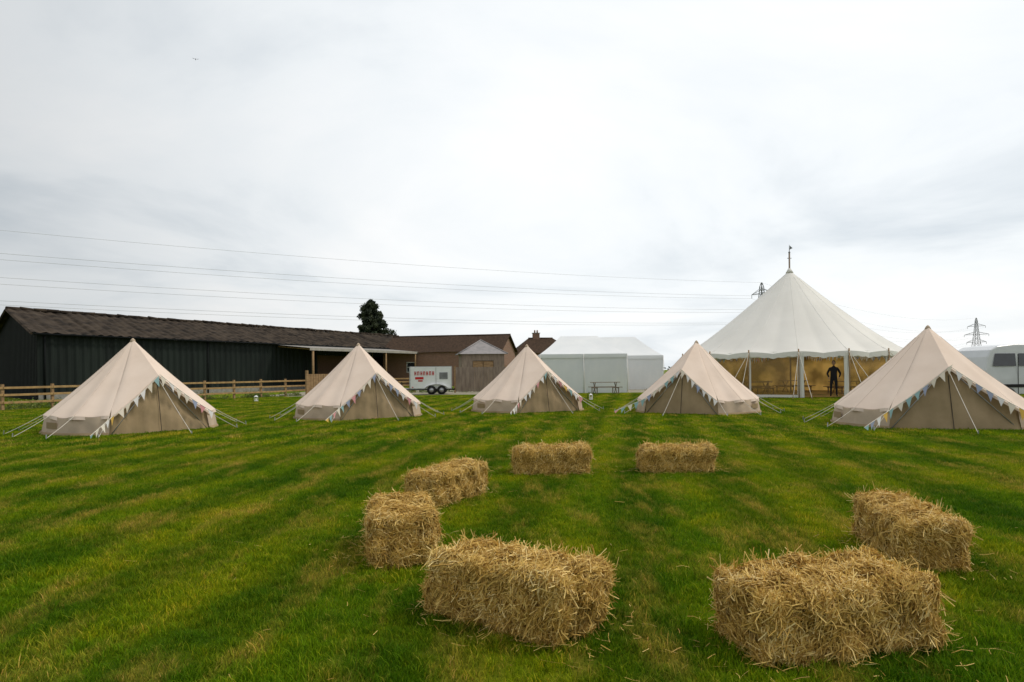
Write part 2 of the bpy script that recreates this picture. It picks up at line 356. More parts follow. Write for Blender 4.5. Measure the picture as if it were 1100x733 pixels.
P0=np.zeros((n,3)); P0[:,0]=bl_[:,0]+cc*e[:,0]-ss*e[:,1]; P0[:,1]=bl_[:,1]+ss*e[:,0]+cc*e[:,1]; P0[:,2]=r.uniform(.012,.05,n)
a=r.uniform(0,6.28,n); D=np.stack([np.cos(a),np.sin(a),r.normal(0,.15,n)],1); Nn=np.tile([0,0,1.],(n,1))
V,F=strips(P0,D,Nn,r.uniform(.03,.11,n),.004,r,.2)
mk("loose_straw",V.tolist(),F.tolist(),M_straw,None,attr=np.repeat(r.uniform(.1,.7,n),6).astype(np.float32))
# ------------------------------------------------------------ bell tents
def flagm(n_,c_): return pm("bunting_"+n_,c_,c_,rough=.9,transl=.35)
flagcols=[flagm("white",(.90,.90,.90)),flagm("mustard",(.80,.52,.12)),flagm("pink",(.80,.38,.40)),flagm("teal",(.32,.52,.54)),flagm("blue",(.38,.44,.60)),flagm("cream",(.88,.82,.70))]
def bunting(pts,parent,step=.25,seed=0,size=.24):
    rr=random.Random(seed); V=[];F=[];mi=[]
    pts=[Vector(p) for p in pts]; acc=0
    for a,b in zip(pts[:-1],pts[1:]):
        l=(b-a).length; d=(b-a).normalized(); t=acc
        while t<l:
            p=a+d*t; q=a+d*(t+step*.75)
            sw=Vector((rr.uniform(-.05,.05),-.04+rr.uniform(-.04,.03),-size*rr.uniform(.8,1.1)))
            c_=(p+q)/2+sw; c_.z=max(c_.z,.03)
            k=len(V); V+=[p,q,c_]; F.append((k,k+1,k+2)); mi.append(rr.choice([0,1,2,0,3,4,5,0,5]))
            t+=step
        acc=max(0,t-l)
    mk("bunting_flags",V,F,flagcols,parent,midx=mi)
    tubes("bunting_cord",[pts],.008,M_rope,parent,4)
def bell_tent(x,y,dirx,diry,R=2.08,H=2.5,seed=0):
    g=group("bell_tent",(x,y,0),math.atan2(diry,dirx)+math.pi/2)   # local door = -Y
    E=.50; ph=math.radians(37); AH=1.50; AR=1.40; NG=12
    def ang(t): return -math.pi/2+ph+t*(2*math.pi-2*ph)
    def roof(t,s,over=0):
        a=ang(t); r=R*s
        gp=math.cos(t*NG*2*math.pi)
        z=H-(H-E)*s-.07*math.sin(math.pi*s)-.045*s*s*(1-gp)*.5+.015*math.sin(t*41+s*5+seed)*s
        r*=1-.022*(1-gp)*s
        return (math.cos(a)*r,math.sin(a)*r,z)
    V,F=grid(lambda t,s:roof(t,max(s,.012)),96,14); mk("roof",V,F,M_canvas,g,smooth=True)
    def val(t,s):
        p=roof(t,1); a=ang(t); k=.015+.02*math.sin(t*90)
        return (p[0]+math.cos(a)*k*s,p[1]+math.sin(a)*k*s,p[2]-.085*s)
    V,F=grid(val,96,1); mk("valance",V,F,M_canvas,g,smooth=True)
    def wall(t,s):
        a=ang(t); r=R-.05+.09*s+.014*math.sin(t*130+seed)*math.sin(math.pi*s)+.01*math.sin(t*57+seed*2)
        z0=roof(t,1)[2]-.01
        return (math.cos(a)*r,math.sin(a)*r,z0*(1-s))
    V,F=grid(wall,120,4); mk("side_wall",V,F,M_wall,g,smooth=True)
    V,F=grid(lambda t,s:(math.cos(ang(t))*(R+.055+.04*s),math.sin(ang(t))*(R+.055+.04*s),.075*(1-s)+.002),96,1); mk("mud_skirt",V,F,M_door,g)
    A=Vector((0,-AR,AH)); P0=Vector((0,0,H))
    eds=[]
    for sx in(1,-1):
        e=Vector(roof(0 if sx>0 else 1,1)); e=Vector((abs(e.x)*sx,e.y,e.z))
        Ao=A+Vector((0,-.12,-.0)); Eo=e+Vector((0.02*sx,-.12,-.03))
        def f(u,v,e=e,Ao=Ao,Eo=Eo,sx=sx):
            edge=Ao.lerp(Eo,u)
            cone=Vector(roof(0 if sx>0 else 1,v)); cone=Vector((abs(cone.x)*sx,cone.y,cone.z))
            lin=P0.lerp(edge,v); tgt=cone if v<1 else Eo
            k=u**6
            p=lin*(1-k)+tgt*k
            p.z-=.05*math.sin(math.pi*u)*v*.8
            return p
        V,F=grid(f,16,12); mk("porch_roof",V,F,M_canvas,g,smooth=True)
        V,F=grid(lambda u,v,Ao=Ao,Eo=Eo,sx=sx:(Ao.lerp(Eo,u)+Vector((0,-.012*math.sin(u*30)-.0,-.07*v-.05*math.sin(math.pi*u)*.8))),24,1); mk("porch_hem",V,F,M_canvas,g)
        eds.append([Ao.lerp(Eo,u/8)+Vector((0,-.10,-.045*math.sin(math.pi*u/8)+.01)) for u in range(9)])
    xw=R*math.sin(ph)+.01; yb=-R*math.cos(ph)
    def door(u,v):
        z=v*AH*.985; w=xw if z<E else xw*(1-(z-E)/(AH-E)); X=(u*2-1)*w
        Y=yb*(1-v)+(-AR)*v
        Y+=.03*math.sin(X*9+seed)*(1-v)+.014*math.sin(z*9+X*4)+.012*math.sin(X*23)
        return (X,Y,max(z,.003))
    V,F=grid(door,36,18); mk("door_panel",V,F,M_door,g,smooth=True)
    tubes("door_zip",[[(0,yb*(1-k/8)-AR*k/8-.03,AH*.97*k/8+.01) for k in range(8)]],.009,M_dark,g,4)
    tubes("door_poles",[[(0,-AR-.02,AH),(sx*xw*.98,yb-.02,.0)] for sx in(1,-1)],.013,M_steel,g,6)
    tubes("peak_cap",[([(0,0,H-.09),(0,0,H-.01),(0,0,H+.03)],[.085,.05,.012])],.05,M_wall,g,10)
    sm=[]
    for i in range(NG+1):
        t=i/NG; sm.append([Vector(roof(t,s/8))+Vector((0,0,.003)) for s in range(1,9)])
    tubes("seams",sm,.004,M_seam,g,4)
    gy=[];pg=[]
    for i in range(NG+1):
        t=i/NG; a=ang(t); e=Vector(roof(t,1)); q=Vector((math.cos(a)*(R+.8),math.sin(a)*(R+.8),.04))
        gy.append(sag(e,q,.015,4)); pg.append([q+Vector((math.cos(a)*.03,math.sin(a)*.03,-.03)),q+Vector((math.cos(a)*.02,0,.08))])
    q=Vector((0,-AR-1.9,.04)); gy.append(sag(A,q,.02,5)); pg.append([q,q+Vector((0,0,.07))])
    tubes("guy_ropes",gy,.0065,M_rope,g,5); tubes("pegs",pg,.012,M_steel,g,5)
    l=[Vector((-(xw+.75),yb-.9,.10))]+[p for p in eds[1][::-1]]+[p for p in eds[0][1:]]
    bunting(l,g,seed=seed)
    for tt in(.16,.84):
        V,F=grid(lambda u,v:(math.cos(ang(tt+(u-.5)*.05))*(R+.02),math.sin(ang(tt+(u-.5)*.05))*(R+.02),.17+.16*v),6,1); mk("wall_window",V,F,M_door,g)
bell_tent(-10.6,19,.78,-.62,seed=1)
bell_tent(-5.35,23.5,.55,-.83,seed=2)
bell_tent(.5,26.2,.45,-.89,seed=3)
bell_tent(6.5,24.3,-.55,-.83,seed=4)
bell_tent(10.92,18.0,-.26,-.965,R=2.28,H=2.57,seed=6)
# ------------------------------------------------------------ pole marquee
def pole_marquee(cx,cy):
    g=group("pole_marquee",(cx,cy,0)); R=6.15; H=7.25; E=2.35; K=16; off=math.radians(-86)
    def roof(t,s):
        a=off+t*2*math.pi; gp=abs(math.cos(t*K*math.pi))
        z=E+(H-E)*((1-s)**1.17)
        z-=.10*s*s*(1-gp); r=R*s*(1-.02*(1-gp)*s)
        return (math.cos(a)*r,math.sin(a)*r,z)
    V,F=grid(lambda t,s:roof(t,max(s,.012)),192,22); mk("roof",V,F,M_whitecloth,g,smooth=True)
    def val(t,s):
        p=roof(t,1); a=off+t*2*math.pi; d=.22+.05*abs(math.sin(t*K*5*math.pi))
        return (p[0]+math.cos(a)*.02*s,p[1]+math.sin(a)*.02*s,p[2]-d*s)
    V,F=grid(val,320,1); mk("valance",V,F,M_whitecloth,g)
    seams=[[Vector(roof(i/K,s/12)) for s in range(1,13)] for i in range(K)]
    tubes("roof_seams",seams,.012,M_whitecloth,g,4)
    Rw=R-.12; cor=[(math.cos(off+i*2*math.pi/K)*Rw,math.sin(off+i*2*math.pi/K)*Rw) for i in range(K)]
    door=15; fr=[];wn=[];tn=[]
    def quad(p,q,z0,z1,lst,u0=0,u1=1):
        a=(p[0]+(q[0]-p[0])*u0,p[1]+(q[1]-p[1])*u0); b=(p[0]+(q[0]-p[0])*u1,p[1]+(q[1]-p[1])*u1)
        lst.append([(a[0],a[1],z0),(b[0],b[1],z0),(b[0],b[1],z1),(a[0],a[1],z1)])
    for i in range(K):
        p=cor[i]; q=cor[(i+1)%K]
        if i==door: continue
        a=math.degrees(off+(i+.5)*2*math.pi/K)%360
        front=190<a<355
        if front:
            quad(p,q,0,.16,fr); quad(p,q,E-.3,E,fr); quad(p,q,.16,E-.3,fr,0,.025); quad(p,q,.16,E-.3,fr,.975,1)
            quad(p,q,.16,E-.3,wn,.025,.975)
        else:
            quad(p,q,0,E,tn)
    for nm,ls,m in(("wall_frames",fr,M_whitecloth),("vinyl_windows",wn,M_window),("wall_lining",tn,M_tan)):
        V=[p for q in ls for p in q]; F=[(4*i,4*i+1,4*i+2,4*i+3) for i in range(len(ls))]; mk(nm,V,F,m,g)
    for i,s in((door,1),((door+1)%K,-1)):
        c=cor[i]; nn=Vector((c[0],c[1],0)).normalized(); tg=Vector((-nn.y,nn.x,0))*s
        def f(u,v,c=c,tg=tg,nn=nn):
            a=u*2*math.pi; w=(.09+.05*abs(v-.5))*(1+.18*math.sin(a*5))
            return Vector((c[0],c[1],0))+nn*.07+tg*(.13+w*math.cos(a))+nn*(w*.7*math.sin(a))+Vector((0,0,.03+v*(E-.1)))
        V,F=grid(f,30,8); mk("door_curtain",V,F,M_whitecloth,g,smooth=True)
    Ps=[];Gs=[];Pg=[]
    for i in range(K):
        a=off+i*2*math.pi/K; ca,sa=math.cos(a),math.sin(a)
        Ps.append([(ca*(R+.08),sa*(R+.08),0),(ca*(R+.0),sa*(R+.0),E+.12)])
        for da in(-.05,.05):
            q=(math.cos(a+da)*(R+2.2),math.sin(a+da)*(R+2.2),.05)
            Gs.append(sag((ca*R,sa*R,E),q,.02,4)); Pg.append([q,(q[0]+ca*.08,q[1]+sa*.08,.32)])
    tubes("side_poles",Ps,.035,M_wood,g,8); tubes("guy_ropes",Gs,.012,M_rope,g,5); tubes("stakes",Pg,.02,M_wood,g,5)
    tubes("king_pole",[[(0,0,0),(0,0,H+1.0)]],.05,M_woodgrey,g,8)
    tubes("peak_collar",[([(0,0,H-.16),(0,0,H+.0),(0,0,H+.10)],[.22,.13,.07])],.1,M_whitecloth,g,12)
    tubes("finial",[([(0,0,H+.98),(0,0,H+1.04),(0,0,H+1.1)],[.03,.07,.03]),([(0,0,H+1.05),(0,0,H+1.5)],[.025,.008]),([(-.12,0,H+.7),(.12,0,H+.7)],.02)],.05,M_pylon,g,8)
    mk("pennant",[(0.02,0,H+1.45),(.02,0,H+1.2),(.22,.05,H+1.3)],[(0,1,2)],M_pylon,g)
    V,F=grid(lambda t,s:(math.cos(t*2*math.pi)*s*(R-.2),math.sin(t*2*math.pi)*s*(R-.2),.05),48,3); mk("matting",V,F,M_tan,g)
    for k in range(0,K,2):
        a=off+k*2*math.pi/K; bunting(sag((0,0,3.1),(math.cos(a)*(R-.4),math.sin(a)*(R-.4),2.15),.35,8),g,step=.36,size=.26,seed=k)
pole_marquee(16.2,40)
def trestle(cx,cy,rz,name="dining_table",Lh=1.8,mat=M_wood):
    g=group(name,(cx,cy,0),rz)
    boxes("top",[(0,-.26+.13*i,.74,Lh,.12,.035) for i in range(5)],mat,g)
    tubes("legs",[[(sx*Lh*.38,sy*.3,.0),(sx*Lh*.38,-sy*.22,.72)] for sx in(-1,1) for sy in(-1,1)],.028,mat,g)
    boxes("seats",[(0,sy*.72,.44,Lh,.25,.035) for sy in(-1,1)],mat,g)
    boxes("seat_bearers",[(sx*Lh*.38,0,.40,.05,1.5,.07) for sx in(-1,1)],mat,g)
    boxes("seat_legs",[(sx*Lh*.38,sy*.68,.2,.05,.06,.4) for sx in(-1,1) for sy in(-1,1)],mat,g)
for p in((13.4,38,.3),(14.6,41.2,-.2),(18.6,38.2,.1),(17.2,42,.4),(13.0,41,1.2)): trestle(*p)
trestle(5.75,43.2,.12,"picnic_table",mat=M_woodgrey)
# ------------------------------------------------------------ person in marquee doorway
def person(x,y,rz):
    g=group("person",(x,y,.05),rz)
    md=pm("dark_clothes",(.018,.018,.022),rough=.9); mskin=pm("skin",(.45,.28,.2),rough=.6); mh=pm("hair",(.04,.025,.015),rough=.8)
    J={'pel':(0,0,.95,.15),'wai':(0,0,1.12,.15),'che':(0,.01,1.34,.17),'nec':(0,0,1.50,.068),'nk2':(0,-.01,1.58,.055),
       'sl':(-.18,0,1.42,.08),'el':(-.30,.02,1.15,.06),'wl':(-.22,-.14,.98,.038),'sr':(.18,0,1.42,.08),'er':(.31,.03,1.15,.06),'wr':(.24,-.14,.97,.038),
       'hl':(-.09,0,.88,.11),'kl':(-.13,-.02,.5,.072),'al':(-.14,.03,.10,.05),'tl':(-.15,-.14,.04,.035),
       'hr':(.09,0,.88,.11),'kr':(.12,-.03,.5,.072),'ar':(.13,.0,.10,.05),'tr':(.15,-.17,.04,.035)}
    Ed=[('pel','wai'),('wai','che'),('che','nec'),('nec','nk2'),('che','sl'),('sl','el'),('el','wl'),('che','sr'),('sr','er'),('er','wr'),
        ('pel','hl'),('hl','kl'),('kl','al'),('al','tl'),('pel','hr'),('hr','kr'),('kr','ar'),('ar','tr')]
    def skin(nm,J,Ed,root,mat):
        ks=list(J); me=bpy.data.meshes.new(nm); me.from_pydata([J[k][:3] for k in ks],[(ks.index(a),ks.index(b)) for a,b in Ed],[])
        me.materials.append(mat); o=bpy.data.objects.new(nm,me); link(o,g)
        o.modifiers.new("s",'SKIN')
        for i,k in enumerate(ks): me.skin_vertices[0].data[i].radius=(J[k][3],J[k][3]*.85); me.skin_vertices[0].data[i].use_root=(k==root)
        sb=o.modifiers.new("ss",'SUBSURF'); sb.levels=2; sb.render_levels=2
    skin("body",J,Ed,'pel',md)
    for s,nm in((-1,'l'),(1,'r')):
        w=J['w'+nm]; w=Vector(w[:3]); H_={'w':(*w,.028),'p':(*(w+Vector((0,-.06,-.04))),.032)}
        skin("palm",H_,[('w','p')],'w',mskin)
        for k in range(4):
            b=w+Vector(((k-1.5)*.018,-.07,-.045)); l=(.06,.07,.066,.05)[k]
            skin("finger",{'a':(*b,.009),'b':(*(b+Vector((0,-l*.5,-.02))),.0085),'c':(*(b+Vector((0,-l*.6,-.055))),.007)},[('a','b'),('b','c')],'a',mskin)
        b=w+Vector((-s*.03,-.03,-.02)); skin("thumb",{'a':(*b,.011),'b':(*(b+Vector((-s*.02,-.04,-.01))),.009)},[('a','b')],'a',mskin)
    def ell(nm,c,r,mat):
        V,F=grid(lambda u,v:(c[0]+r[0]*math.cos(u*2*math.pi)*math.sin(v*math.pi),c[1]+r[1]*math.sin(u*2*math.pi)*math.sin(v*math.pi),c[2]+r[2]*math.cos(v*math.pi)*(1 if math.cos(v*math.pi)>0 else 1.08)),20,14)
        mk(nm,V,F,mat,g,smooth=True)
    ell("head",(0,-.02,1.70),(.078,.098,.118),mskin); ell("hair",(0,.0,1.725),(.086,.10,.112),mh)
    ell("nose",(0,-.118,1.695),(.012,.018,.022),mskin)
    for s in(-1,1): ell("ear",(s*.08,-.01,1.70),(.012,.022,.03),mskin); ell("eye",(s*.03,-.105,1.715),(.012,.01,.008),mh)
    ell("mouth",(0,-.105,1.645),(.024,.01,.006),pm("lips",(.35,.12,.1)))
person(16.2,34.6,math.radians(-25))
# ------------------------------------------------------------ white frame tents
def frame_tent(x0,y0,w,d,E,H,hip,rz=0):
    g=group("white_frame_tent",(x0,y0,0),rz); hw=w/2
    ridge=[(-hw+hip,d/2,H),(hw-hip,d/2,H)]
    c=[(-hw,0,E),(hw,0,E),(hw,d,E),(-hw,d,E)]
    def tri(a,b,c_,d_,n=10):
        return grid(lambda u,v:(Vector(a).lerp(Vector(b),u)).lerp(Vector(d_).lerp(Vector(c_),u),v)-Vector((0,0,.10*math.sin(math.pi*v)*(.6+.4*abs(math.sin(u*math.pi*max(1,round(w/3))))))),n,8)
    for q in((c[0],c[1],ridge[1],ridge[0]),(c[2],c[3],ridge[0],ridge[1]),(c[1],c[2],ridge[1],ridge[1]),(c[3],c[0],ridge[0],ridge[0])):
        V,F=tri(*q); mk("roof_panel",V,F,M_white,g,smooth=True)
    for a,b in((0,1),(1,2),(2,3),(3,0)):
        A,B=Vector(c[a]),Vector(c[b]); dr=(B-A).normalized(); nn=Vector((dr.y,-dr.x,0)); l=(B-A).length
        V,F=grid(lambda u,v:A.lerp(B,u)+nn*(.02*math.sin(u*l*9)*(v)-.04)+Vector((0,0,-E*v)),int(l*12),3); mk("side_wall",V,F,M_white,g,smooth=True)
        V,F=grid(lambda u,v:A.lerp(B,u)+nn*(.04+.01*math.sin(u*l*4))+Vector((0,0,.01-.26*v)),int(l*8),1); mk("valance",V,F,M_white,g)
    n=max(1,round(w/3)); ps=[]
    for i in range(n+1):
        for yy in(-.0,d): ps.append([(-hw+w*i/n,yy-.03 if yy==0 else yy+.03,0),(-hw+w*i/n,yy-.03 if yy==0 else yy+.03,E)])
    tubes("legs",ps,.03,M_paint,g,6)
    tubes("straps",[[(-hw+w*i/n,-.04,E),(-hw+w*i/n,-1.0,0.02)] for i in range(n+1)],.010,M_rope,g,4)
frame_tent(4.65,45.6,5.8,6,2.6,3.95,1.6)
frame_tent(8.3,52.2,6.2,5,2.6,4.15,1.7)
# ------------------------------------------------------------ barn
def barn():
    g=group("steel_barn"); c=Vector((-29.3,42,0)); u=Vector((.43,.903,0)); q=Vector((-.7,.7,0)); n=Vector((.903,-.43,0)).normalized()
    E,RZ,WD,LN=4.2,6.15,8.2,46
    P=lambda t,w,z:c+u*t+q*w+Vector((0,0,z))
    def corr(name,a,b,zb,zt,mat,step=.16,dep=.035):
        a=Vector(a);b=Vector(b); d=b-a; l=d.length; d.normalize(); nn=Vector((d.y,-d.x,0)); k=int(l/step); V=[];F=[]
        for i in range(k+1):
            t=i/k; o=dep*(1 if (i//2)%2 else -1); p=a.lerp(b,t)+nn*o
            V.append((p.x,p.y,zb)); V.append((p.x,p.y,zt(t)))
            if i: F.append((2*i-2,2*i,2*i+1,2*i-1))
        return mk(name,V,F,mat,g)
    corr("front_wall",P(0,0,0),P(25,0,0),.35,lambda t:E,M_green,.13,.04)
    corr("plinth",P(0,0,0)+n*.05,P(25,0,0)+n*.05,0,lambda t:.35,M_conc,1,.0)
    zg=lambda t:E+(RZ-E)*(1-abs(2*t-1))
    corr("gable_wall",P(0,2*WD,0),P(0,0,0),0,zg,M_black,.11)
    corr("far_gable",P(LN,0,0),P(LN,2*WD,0),0,zg,M_black,.3)
    corr("back_wall",P(LN,2*WD,0),P(0,2*WD,0),0,lambda t:E,M_green,.3)
    corr("inner_partition",P(25,.1,0),P(25,2*WD-.1,0),0,zg,M_black,.3)
    rr=random.Random(2)
    for s in(0,1):
        V=[];F=[];k=int(LN/.17); jag=0
        for i in range(k+1):
            if i%6==0: jag=rr.uniform(-.035,.05)
            t=-.4+(LN+.8)*i/k; o=.045*math.sin(i*math.pi/2+.4)+jag
            a=P(t,-.35 if s==0 else 2*WD+.35,E-.06+o); m=P(t,WD,RZ+.03+o)
            mid=a.lerp(m,.5)-Vector((0,0,.05+.03*math.sin(t*.9)))
            V+=[a,mid,m]
            if i: F+=[(3*i-3,3*i,3*i+1,3*i-2),(3*i-2,3*i+1,3*i+2,3*i-1)]
        mk("roof_slope",V,F,M_asb,g)
    rc=[];t=-.4
    while t<LN: rc.append([P(t,WD,RZ+.12+rr.uniform(-.03,.04)),P(t+.86,WD,RZ+.10+rr.uniform(-.03,.03))]); t+=.9
    tubes("ridge_cap",rc,.13,M_asb,g,8)
    tubes("gutter",[[P(-.3,-.42,E-.12),P(LN,-.42,E-.12)]],.07,M_black,g,6)
    tubes("downpipes",[[P(t,-.12,E-.15),P(t,-.12,0)] for t in(.4,12.5,24.6)],.05,M_black,g,6)
    tubes("barge_board",[[P(-.42,-.35,E-.1),P(-.42,WD,RZ),P(-.42,2*WD+.35,E-.1)]],.09,M_asb,g,4)
    tubes("posts",[[P(t,.1,0),P(t,.1,E)] for t in(29.2,33.4,37.6,41.8,46)],.11,M_wood,g,6)
    corr("upper_cladding",P(25,0,0),P(LN,0,0),3.2,lambda t:E,M_green,.15)
    corr("rear_store_wall",P(25,3.5,0),P(LN,3.5,0),0,lambda t:E,M_brick,1,.0)
    Q=lambda t,o,z:c+u*t+n*o+Vector((0,0,z))
    V,F=grid(lambda a,b:Q(19.5+21.5*a,.02+4.0*b,4.05-.38*b),40,1); mk("canopy_roof",V,F,M_conc,g)
    V,F=grid(lambda a,b:Q(19.5+21.5*a,4.02,3.68-.22*b),4,1); mk("canopy_fascia",V,F,pm("pale_fascia",(.38,.36,.32)),g)
    tubes("canopy_posts",[[Q(t,3.9,0),Q(t,3.9,3.6)] for t in(20,25.2,30.4,35.6,40.8)],.10,M_wood,g,6)
    tubes("canopy_rafters",[[Q(t,.0,3.9),Q(t,4.0,3.55)] for t in(20,22.5,25.2,27.8,30.4,33,35.6,38.2,40.8)],.06,M_wood,g,4)
    return Q
Q=barn()
for i,(t,o) in enumerate(((23,2),(27.5,1.8),(32,2.2),(36,2))):
    p=Q(t,o,0); g=group("pallet_stack",p,.3+i)
    bl=[]
    for k in range(3+i%3):
        z=.07+k*.15
        bl+=[(0,0,z-.04,1.2,.1,.09),(0,.5,z-.04,1.2,.1,.09),(0,-.5,z-.04,1.2,.1,.09)]+[(-.5+.2*j,0,z+.02,.12,1.1,.022) for j in range(6)]
    boxes("pallets",bl,M_wood,g)
    if i%2==0: box("crate",(0,0,.07+(3+i%3)*.15+.35,),(.9,.8,.7),M_woodgrey,g,.02)
# ------------------------------------------------------------ post and rail fence
def rail_fence(pts,h=1.1,step=2.0,rails=(.35,.68,1.0)):
    g=group("post_and_rail_fence"); po=[];ra=[];gr=random.Random(3)
    for a,b in zip(pts[:-1],pts[1:]):
        a=Vector((*a,0));b=Vector((*b,0)); l=(b-a).length; n=max(1,round(l/step)); rz=math.atan2(b.y-a.y,b.x-a.x)
        for i in range(n+1):
            p=a.lerp(b,i/n); po.append((p.x,p.y,h/2+.02,.11,.11,h+.04+gr.uniform(0,.06),rz))
        for i in range(n):
            p=a.lerp(b,(i+.5)/n)
            for z in rails: ra.append((p.x+math.sin(rz)*.08,p.y-math.cos(rz)*.08,z+gr.uniform(-.015,.015),l/n-.01,.04,.10,rz))
    boxes("posts",po,M_wood,g); boxes("rails",ra,M_woodrail,g,.006)
rail_fence([(-30,16),(-22.5,30),(-14.2,47)])
rail_fence([(-13.6,48.2),(-7.4,50.5)],h=1.2,rails=(.3,.55,.8,1.05))
g=group("wooden_gate",(-13.2,46.6,0),.9)
boxes("boards",[(-.9+.2*i,0,.75,.17,.03,1.4) for i in range(10)],M_wood,g); boxes("braces",[(0,.04,.35,2,.05,.1),(0,.04,1.2,2,.05,.1)],M_wood,g); boxes("gate_posts",[(-1.1,0,.85,.15,.15,1.7),(1.1,0,.85,.15,.15,1.7)],M_wood,g)
g=group("board_fence",(-2.4,49,0),0)
boxes("boards",[(-1.75+.125*i,0.012*(i%2),.95+.02*math.sin(i*3),.115,.025,1.75) for i in range(29)],M_woodgrey,g)
boxes("rails",[(0,.06,.4,3.6,.05,.09),(0,.06,1.5,3.6,.05,.09)],M_woodgrey,g); boxes("posts",[(-1.85,.03,.95,.12,.12,1.95),(0,.13,.95,.1,.1,1.9),(1.85,.03,.95,.12,.12,1.95)],M_wood,g)
g=group("board_fence",(1.3,52,0),0)
boxes("boards",[(-1.95+.13*i,0.012*(i%2),.85,.12,.025,1.5) for i in range(31)],M_woodgrey,g)
# ------------------------------------------------------------ box trailer
def trailer(x,y,rz):
    g=group("box_trailer",(x,y,0),rz)
    box("body",(0,0,1.12),(2.75,1.5,1.45),M_paint,g,.05)
    boxes("frame_trim",[(sx*1.385,-.757,1.12,.05,.03,1.47) for sx in(-1,1)]+[(0,-.757,1.86,2.8,.03,.05),(0,-.757,.40,2.8,.03,.06),(.35,-.757,1.12,.03,.02,1.4)],M_steel,g)
    boxes("chassis",[(-.2,-.55,.33,3.6,.08,.08),(-.2,.55,.33,3.6,.08,.08)],M_rubber,g)
    tubes("drawbar",[[(-1.4,-.5,.36),(-2.1,0,.42)],[(-1.4,.5,.36),(-2.1,0,.42)],[(-2.05,0,.42),(-2.4,0,.45)]],.045,M_steel,g)
    tubes("jockey_wheel",[[(-2.0,.08,.1),(-2.0,.08,.85)],([(-2.0,.04,.1),(-2.0,.12,.1)],.1)],.03,M_rubber,g,10)
    for xx in(.05,.72):
        for yy in(-.8,.8): tubes("wheel",[([(xx,yy-.09,.3),(xx,yy+.09,.3)],.3)],.3,M_rubber,g,20); tubes("hub",[([(xx,yy-.10,.3),(xx,yy+.10,.3)],.15)],.1,M_steel,g,14)
    V,F=grid(lambda a,b:(.385+.78*math.cos(math.pi*(1-a)),-.70-.24*b,.36+.33*math.sin(math.pi*a)),14,1); mk("mudguard",V,F,M_paint,g)
    lt=[];x0=-1.05
    for k,wd in enumerate((.13,.15,.12,.14,.13,.15,.12)):
        lt+=[(x0,-.762,1.42,.045,.01,.26),(x0+wd*.6,-.762,1.42,.04,.01,.26)] + ([(x0+wd*.3,-.762,1.52,wd*.6,.01,.05)] if k%2 else [(x0+wd*.3,-.762,1.41,wd*.6,.01,.05)]); x0+=wd+.06
    boxes("red_lettering",lt,M_red,g)
    boxes("red_emblem",[(-.75,-.762,1.10,.55,.01,.16),(-.68,-.762,.92,.3,.01,.09)],M_red,g)
    boxes("side_vents",[(.85,-.764,1.25,.55,.012,.45)],pm("vent_grey",(.10,.10,.11)),g)
    boxes("louvres",[(.85,-.775,1.07+.075*i,.55,.02,.03) for i in range(6)],M_steel,g)
    boxes("lamps",[(1.39,-.6,.55,.03,.12,.1),(-1.2,-.762,.5,.1,.012,.05)],M_red,g)
trailer(-5.6,46.2,.06)
# ------------------------------------------------------------ buildings behind
def gable_house(name,x,y,rz,Lh,Wh,E,R_,wall,roofm,chims=(),hip=0):
    g=group(name,(x,y,0),rz); a,b=Lh/2,Wh/2
    V=[(-a,-b,0),(a,-b,0),(a,b,0),(-a,b,0),(-a,-b,E),(a,-b,E),(a,b,E),(-a,b,E)]; F=[(0,1,5,4),(1,2,6,5),(2,3,7,6),(3,0,4,7)]
    if not hip: V+=[(-a,0,R_-.08),(a,0,R_-.08)]; F+=[(5,6,9),(7,4,8)]
    mk("walls",V,F,wall,g)
    o=.3; r0=(-a-o+hip,0,R_); r1=(a+o-hip,0,R_)
    for s in(-1,1):
        e0=(-a-o,s*(b+o),E-.12); e1=(a+o,s*(b+o),E-.12)
        rows=14
        def f(u,v):
            p=Vector(e0).lerp(Vector(e1),u).lerp(Vector(r0).lerp(Vector(r1),u),v); p.z+=.03*((v*rows)%1<.5)+.02*math.sin(u*Lh*1.1); return p
        V,F=grid(f,20,rows*2); mk("roof_slope",V,F,roofm,g)
    if hip:
        for s in(-1,1):
            r=r0 if s<0 else r1
            mk("roof_hip",[(s*(a+o),-(b+o),E-.12),(s*(a+o),(b+o),E-.12),r],[(0,1,2)],roofm,g)
    tubes("ridge_tiles",[[r0,r1]],.12,roofm,g,6)
    boxes("windows",[(-a+Lh*k,-b-.012,E*.55,1.0,.03,1.0) for k in(.25,.7)],M_glass,g)
    boxes("window_frames",[(-a+Lh*k,-b-.04,E*.55+dz,1.1,.03,.07) for k in(.25,.7) for dz in(-.52,0,.52)]+[(-a+Lh*k+dx_,-b-.04,E*.55,.06,.03,1.0) for k in(.25,.7) for dx_ in(-.5,.5)],M_paint,g)
    boxes("door",[(-a+Lh*.47,-b-.02,1.0,.9,.04,2.0)],M_wood,g)
    for cx_,cz,w_ in chims:
        box("chimney_stack",(cx_,0,cz-.7),(w_,.6,1.5),M_brick,g,.02); box("chimney_cap",(cx_,0,cz+.09),(w_+.14,.74,.08),M_conc,g)
        tubes("chimney_pots",[([(cx_+d_,0,cz+.12),(cx_+d_,0,cz+.5)],[.12,.09]) for d_ in(-.17,.17)],.1,M_brick,g,8)
gable_house("brick_outbuilding",-7.0,76,math.radians(-12),13,7.5,3.7,5.5,M_brick,M_tile)
gable_house("brick_house",3.6,92,math.radians(8),7.5,7,3.9,5.9,M_brick,M_tile,chims=((-.6,6.5,.9),),hip=2.4)
g=group("summerhouse",(-2.9,60,0),.15)
gs=pm("pale_felt",(.30,.28,.28),(.24,.23,.23),rough=.8)
